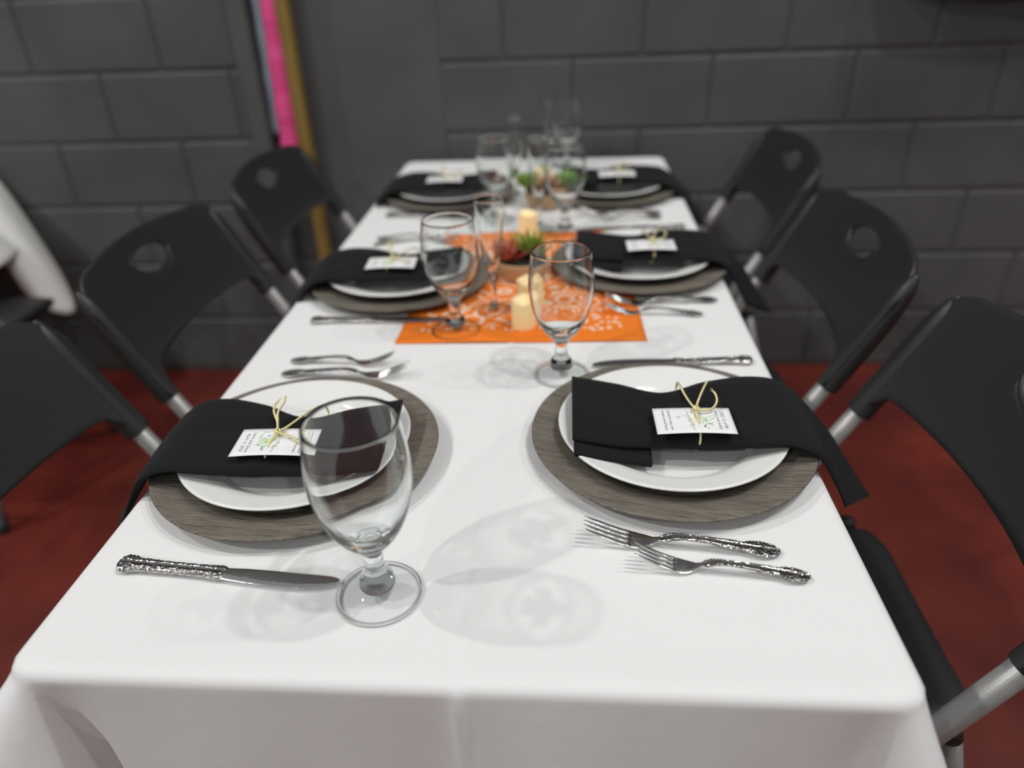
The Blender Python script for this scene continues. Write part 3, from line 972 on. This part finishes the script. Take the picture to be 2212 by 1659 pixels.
def make_knife():
    e = empty('dinner_knife')
    Lk = 0.228
    ws = [(0.0, 0.0050, 0.0010), (0.004, 0.0105, 0.0013), (0.012, 0.0150, 0.0016), (0.028, 0.0185, 0.0020), (0.055, 0.0198, 0.0024), (0.090, 0.0185, 0.0030), (0.112, 0.0160, 0.0040), (0.118, 0.0150, 0.0050)]
    secs = []
    for i in range(50):
        s = 0.118*(i/49)**1.4
        wd, th = lerp_table(ws, s)
        secs.append((s, -0.0045*(1 - min(1, s/0.05))**2 + 0.0006, 0.0045, wd, th))
    mesh('blade', loft(secs, 16, 2.0), M['chrome'], e)
    hs = [(0.115, 0.0150, 0.0062), (0.118, 0.0175, 0.0078), (0.124, 0.0172, 0.0080), (0.128, 0.0158, 0.0078), (0.150, 0.0146, 0.0078), (0.180, 0.0152, 0.0080), (0.200, 0.0165, 0.0082),
          (0.208, 0.0172, 0.0084), (0.214, 0.0212, 0.0086), (0.220, 0.0222, 0.0084), (0.225, 0.0190, 0.0078), (0.2275, 0.0110, 0.0060), (0.228, 0.006, 0.004)]
    secs = []
    for i in range(220):
        s = 0.115 + (Lk - 0.115)*i/219
        wd, th = lerp_table(hs, s)
        secs.append((s, 0, 0.0045, wd, th))
    mesh('handle', relief(loft(secs, 36, 2.4), 0.126, 0.229), M['ornate'], e)
    return e

df0, sf0, kn0 = make_fork('dinner_fork', 0.190), make_fork('salad_fork', 0.162), make_knife()
used = set()
def lay(proto, tip, end, label, cat, group):
    o = proto if proto not in used else copy_tree(proto)
    used.add(proto)
    a = math.atan2(end[1] - tip[1], end[0] - tip[0])
    o.location = (tip[0], tip[1], T + 0.0002)
    o.rotation_euler = (0, 0, a)
    tag(o, label, cat, group)
FG, KG = 'ornate silver forks on the tablecloth', 'ornate silver knives on the tablecloth'
lay(df0, (0.116, 0.179), (0.303, 0.162), 'long silver fork with ornate handle next to the charger at the front right place', 'fork', FG)
lay(df0, (-0.124, 0.508), (-0.311, 0.513), 'nearer of the two silver forks on the cloth beyond the front left plate', 'fork', FG)
lay(df0, (0.163, 0.752), (0.308, 0.766), 'farther of the two silver forks between the orange bandana and the middle right chair', 'fork', FG)
lay(df0, (-0.120, 1.075), (-0.308, 1.070), 'silver fork on the cloth just beyond the middle left plate', 'fork', FG)
lay(df0, (0.125, 1.262), (0.312, 1.268), 'silver fork on the cloth in front of the far right charger', 'fork', FG)
lay(sf0, (0.163, 0.144), (0.322, 0.129), 'short silver fork with ornate handle nearest the camera at the front right place', 'fork', FG)
lay(sf0, (-0.152, 0.543), (-0.309, 0.553), 'farther of the two silver forks on the cloth beyond the front left plate', 'fork', FG)
lay(sf0, (0.158, 0.722), (0.312, 0.713), 'nearer of the two silver forks between the orange bandana and the middle right chair', 'fork', FG)
lay(sf0, (-0.150, 1.112), (-0.312, 1.108), 'silver fork on the cloth in front of the far left knife', 'fork', FG)
lay(sf0, (0.150, 1.228), (0.312, 1.232), 'silver fork lying second in front of the far right charger', 'fork', FG)
lay(kn0, (-0.117, 0.105), (-0.343, 0.127), 'silver table knife with ornate handle in front of the front left charger', 'knife', KG)
lay(kn0, (0.135, 0.541), (0.360, 0.552), 'silver table knife on the cloth beyond the front right plate', 'knife', KG)
lay(kn0, (-0.098, 0.694), (-0.327, 0.693), 'silver table knife in front of the middle left charger, tip on the orange bandana', 'knife', KG)
lay(kn0, (0.125, 1.150), (0.352, 1.160), 'silver table knife beyond the middle right plate', 'knife', KG)
lay(kn0, (-0.100, 1.262), (-0.328, 1.277), 'silver table knife in front of the far left charger', 'knife', KG)

# ------------------------------------------------------------------ glasses
def foot_glass():
    """the thin flat foot: clear film with Fresnel sheen, light passes straight through"""
    m = bpy.data.materials.new('thin_clear_glass')
    m.use_nodes = True
    nt = m.node_tree
    out = [n for n in nt.nodes if n.type == 'OUTPUT_MATERIAL'][0]
    for n in list(nt.nodes):
        if n.type != 'OUTPUT_MATERIAL': nt.nodes.remove(n)
    tr = N(m, 'ShaderNodeBsdfTransparent'); tr.inputs[0].default_value = (0.982, 0.990, 0.987, 1)
    gl = N(m, 'ShaderNodeBsdfGlossy'); gl.inputs['Roughness'].default_value = 0.03
    fr = N(m, 'ShaderNodeFresnel', i_IOR=1.5)
    mx = N(m, 'ShaderNodeMixShader')
    ge = N(m, 'ShaderNodeNewGeometry')
    bf = N(m, 'ShaderNodeMix', data_type='FLOAT'); bf.inputs[3].default_value = 0.02
    L(m, ge.outputs['Backfacing'], bf.inputs[0]); L(m, fr.outputs[0], bf.inputs[2])
    L(m, bf.outputs[0], mx.inputs[0]); L(m, tr.outputs[0], mx.inputs[1]); L(m, gl.outputs[0], mx.inputs[2]); L(m, mx.outputs[0], out.inputs['Surface'])
    return m
M['thin_glass'] = foot_glass()
GS = 1.015
def stretch(p): return [(r, z*GS) for r, z in p]
gob_foot = smooth_prof([(0.0, 0.0030), (0.020, 0.0028), (0.031, 0.0020), (0.0350, 0.0010)], 4) + [(0.0361, 0.0008), (0.0362, 0.0018), (0.0361, 0.0030)] \
    + smooth_prof([(0.0350, 0.0040), (0.0290, 0.0060), (0.0215, 0.0088), (0.0166, 0.0112)], 5) + [(0.0120, 0.0098), (0.0, 0.0098)]
gob = smooth_prof([(0.0, 0.0110), (0.0110, 0.0110), (0.0150, 0.0120), (0.0163, 0.0150), (0.0155, 0.0195), (0.0140, 0.0240),
      (0.0104, 0.0290), (0.0090, 0.0350), (0.0087, 0.0430), (0.0095, 0.0500), (0.0125, 0.0555), (0.0185, 0.0618), (0.0262, 0.0715), (0.0335, 0.0850), (0.0390, 0.1000), (0.0424, 0.1150), (0.0438, 0.1300),
      (0.0433, 0.1450), (0.0414, 0.1620), (0.0388, 0.1785)], 5) + [(0.0384, 0.1800), (0.0376, 0.1804), (0.0369, 0.1798)] \
    + smooth_prof([(0.0370, 0.1780), (0.0396, 0.1620), (0.0415, 0.1450), (0.0418, 0.1300), (0.0402, 0.1150), (0.0364, 0.1000), (0.0304, 0.0860), (0.0222, 0.0756), (0.0130, 0.0706), (0.0, 0.0690)], 5)
gob = stretch(gob)
flu_foot = smooth_prof([(0.0, 0.0026), (0.016, 0.0024), (0.023, 0.0018), (0.0265, 0.0008)], 4) + [(0.0268, 0.0008), (0.0270, 0.0016), (0.0268, 0.0024)] \
    + smooth_prof([(0.0270, 0.0031), (0.018, 0.0052), (0.0105, 0.0088)], 5) + [(0.006, 0.0080), (0.0, 0.0080)]
flu = smooth_prof([(0.0, 0.0085), (0.0080, 0.0087), (0.0088, 0.0105), (0.0058, 0.0170), (0.0050, 0.0300), (0.0052, 0.0500),
      (0.0066, 0.0620), (0.0105, 0.0760), (0.0145, 0.0950), (0.0182, 0.1200), (0.0208, 0.1500), (0.0226, 0.1780), (0.0232, 0.1900)], 5) + [(0.0230, 0.1912), (0.0224, 0.1914), (0.0219, 0.1908)] \
    + smooth_prof([(0.0217, 0.1890), (0.0210, 0.1760), (0.0192, 0.1500), (0.0166, 0.1200), (0.0128, 0.0960), (0.0086, 0.0800), (0.0040, 0.0718), (0.0, 0.0705)], 5)
def wavy(vf, z0, amp):
    """pressed glass is never quite round low in the bowl"""
    out = []
    for v in vf[0]:
        x, y, z = v
        a = math.atan2(y, x); e = math.exp(-((z - z0)/0.012)**2)
        k = 1 + amp*e*(math.sin(3*a + 1) + 0.6*math.sin(7*a + 120*z))
        out.append(Vector((x*k, y*k, z)))
    return out, vf[1]
g0 = mesh('water_goblet', wavy(lathe(gob, 128), 0.082, 0.006), M['glass'])
mesh('foot', lathe(gob_foot, 96), M['thin_glass'], g0)
def ring(r, rz, z): return lathe([(r + rz*math.cos(PI*k/8), z + rz*math.sin(PI*k/8)) for k in range(17)], 96)
mesh('foot_rim', ring(0.0378, 0.0016, 0.0018), M['glass'], g0)
f0 = mesh('champagne_flute', lathe(flu, 72), M['glass'])
mesh('foot', lathe(flu_foot, 64), M['thin_glass'], f0)
mesh('foot_rim', ring(0.0284, 0.0013, 0.0015), M['glass'], f0)
for i, (x, y, lab) in enumerate([
        (-0.0755, 0.0985, 'large clear glass goblet nearest the camera by the knife tip'),
        (0.0910, 0.5180, 'clear glass goblet standing just in front of the orange bandana'),
        (-0.0780, 0.6590, 'clear glass goblet on the left front corner of the orange bandana'),
        (0.0950, 1.1400, 'clear glass goblet at the back edge of the bandana beside the middle right plate'),
        (-0.0580, 1.2350, 'clear glass goblet beside the far left charger'),
        (0.1000, 1.7000, 'clear glass goblet at the wall end of the table, right of a flute')]):
    o = g0 if i == 0 else copy_tree(g0)
    o.location = (x, y, T + 0.0008)
    o.scale = (1.02, 1.02, 1.05) if i == 0 else (1, 1, 1)
    tag(o, lab, 'goblet', 'clear glass goblets on the long table')
for i, (x, y, lab) in enumerate([
        (-0.0230, 0.7350, 'clear champagne flute on the orange bandana left of the succulent bowl'),
        (0.0380, 1.1700, 'clear champagne flute behind the orange bandana, left of a goblet'),
        (-0.0260, 1.4150, 'clear champagne flute behind the far left goblet'),
        (0.0520, 1.7150, 'clear champagne flute at the wall end of the table')]):
    o = f0 if i == 0 else copy_tree(f0)
    o.location = (x, y, T + 0.0012)
    tag(o, lab, 'champagne flute', 'clear champagne flutes on the long table')
for o in COL.objects:
    if o.type == 'MESH' and o.data.materials and o.data.materials[0] == M['glass']:
        o.cycles.is_caustics_caster = True
tc_.cycles.is_caustics_receiver = True

# ------------------------------------------------------------------ bandana, candles and succulents down the middle
BX, BY = 0.195, 0.264
def bandana_vf():
    def fn(u, v):
        x, y = (u*2 - 1)*BX, (v*2 - 1)*BY
        z = 0.0014 + 0.0008*math.sin(31*x + 9*y) + 0.0006*math.sin(47*y - 12*x)
        c = max(0, (0.22 - u))*max(0, v - 0.85)*7
        return Vector((x*(1 - 0.06*max(0, v)) + 0.02*v*0.3, y - 0.10*c, z + 0.0006 + 0.02*c))
    return grid(fn, 40, 54)
bn = mesh('bandana', bandana_vf(), bandana_mat(BX, BY), solid=0.0008)
bn.location = (0.021, 0.880, T); bn.rotation_euler = (0, 0, 0.02)
tag(bn, 'orange paisley bandana spread on the white tablecloth', 'bandana')
bn.cycles.is_caustics_receiver = True

def candle(x, y, h, lab):
    r = 0.0196
    prof = [(0, 0.0), (r*0.96, 0.0), (r, 0.002)] + [(r, h*k/6) for k in range(1, 6)] + [(r, h - 0.002), (r*0.95, h), (r*0.84, h - 0.001), (r*0.72, h - 0.0045), (r*0.4, h - 0.0065), (0, h - 0.007)]
    V, Fc = lathe(prof, 40)
    V = [Vector((v[0], v[1], v[2] + (0.0018*math.sin(3*math.atan2(v[1], v[0]) + x*99) if v[2] > h - 0.003 else 0))) for v in V]
    o = mesh('pillar_candle', (V, Fc), M['wax'])
    o.location = (x, y, T + 0.003)
    mesh('flame_tip', lathe(smooth_prof([(0.0, h - 0.0085), (0.0030, h - 0.008), (0.0034, h - 0.004), (0.0018, h - 0.001), (0.0, h + 0.001)], 4), 14), M['flame'], o)
    tag(o, lab, 'candle', 'cream pillar candles down the table')
candle(0.0305, 0.668, 0.048, 'cream pillar candle nearest the front edge of the orange bandana')
candle(0.0345, 0.738, 0.053, 'cream pillar candle standing behind the front candle, before the succulent bowl')
candle(0.0190, 1.085, 0.060, 'cream pillar candle behind the front succulent bowl')
candle(0.0290, 1.450, 0.062, 'cream pillar candle among the far glasses')

def leaf3d(base, az, el, ln, wd, th):
    """one pointed fleshy leaf"""
    d = Vector((math.cos(az)*math.cos(el), math.sin(az)*math.cos(el), math.sin(el)))
    sdv = Vector((-math.sin(az), math.cos(az), 0)); upv = d.cross(sdv) * -1
    V, Fc = [], []
    n, m = 8, 7
    for i in range(m + 1):
        t = i/m
        p = Vector(base) + d*(ln*t) + Vector((0, 0, 1))*(0.25*ln*t*t)
        wv = wd*math.sin(PI*min(0.985, 0.12 + 0.88*t))**0.75*(1 if t < 0.98 else 0.15)
        for k in range(n):
            g = 2*PI*k/n
            V.append(p + sdv*(0.5*wv*math.cos(g)) + upv*(0.5*th*(wv/wd)*math.sin(g)))
    for i in range(m):
        for k in range(n):
            Fc.append((i*n + k, i*n + (k+1) % n, (i+1)*n + (k+1) % n, (i+1)*n + k))
    Fc.append(tuple(range(n))); Fc.append(tuple(m*n + k for k in range(n)))
    return V, Fc

def rosette(cx, cy, z, n, ln, wd, lo=0.3, hi=1.3):
    parts = []
    for k in range(n):
        t = k/n
        parts.append(leaf3d((cx, cy, z), k*2.39996, lo + (hi - lo)*t, ln*(1.05 - 0.35*t), wd*(1 - 0.3*t), wd*0.35))
    return join(*parts)

def planter(x, y, r, h, plants, lab):
    prof = smooth_prof([(0, 0.0), (r*0.72, 0.0), (r*0.86, h*0.15), (r*1.0, h*0.6), (r*1.02, h)], 4) + [(r*0.99, h + 0.001), (r*0.95, h)] + smooth_prof([(r*0.92, h*0.65), (r*0.8, h*0.3), (0, h*0.25)], 4)
    o = empty('succulent_planter', (x, y, T + 0.003))
    mesh('bowl', lathe(prof, 48), M['bowl'], o)
    mesh('soil', lathe([(0, h*0.28), (r*0.90, h*0.62), (r*0.93, h*0.80), (r*0.6, h*0.98), (0, h*1.02)], 32), M['soil'], o)
    for (px, py, z, n, ln, wd, mt, lo, hi) in plants:
        mesh('succulent', rosette(px, py, z, n, ln, wd, lo, hi), M[mt], o)
    tag(o, lab, 'planter', 'succulent planters down the table')
planter(0.014, 0.888, 0.046, 0.034, [
    (0.020, 0.004, 0.034, 18, 0.052, 0.013, 'green', 0.5, 1.45), (-0.024, -0.010, 0.032, 12, 0.042, 0.017, 'red', 0.25, 1.3),
    (-0.008, 0.024, 0.032, 10, 0.046, 0.014, 'peach', 0.6, 1.4), (-0.030, 0.018, 0.032, 8, 0.036, 0.013, 'red', 0.5, 1.4)],
    'shallow pale wood bowl of green and red succulents on the orange bandana')
planter(0.052, 1.345, 0.052, 0.034, [
    (-0.048, 0.0, 0.040, 14, 0.045, 0.020, 'green', 0.3, 1.3), (0.050, 0.0, 0.040, 14, 0.045, 0.020, 'green2', 0.3, 1.35),
    (0.0, 0.02, 0.034, 9, 0.034, 0.013, 'peach', 0.4, 1.3)],
    'shallow pale wood bowl of green succulents among the far glasses')
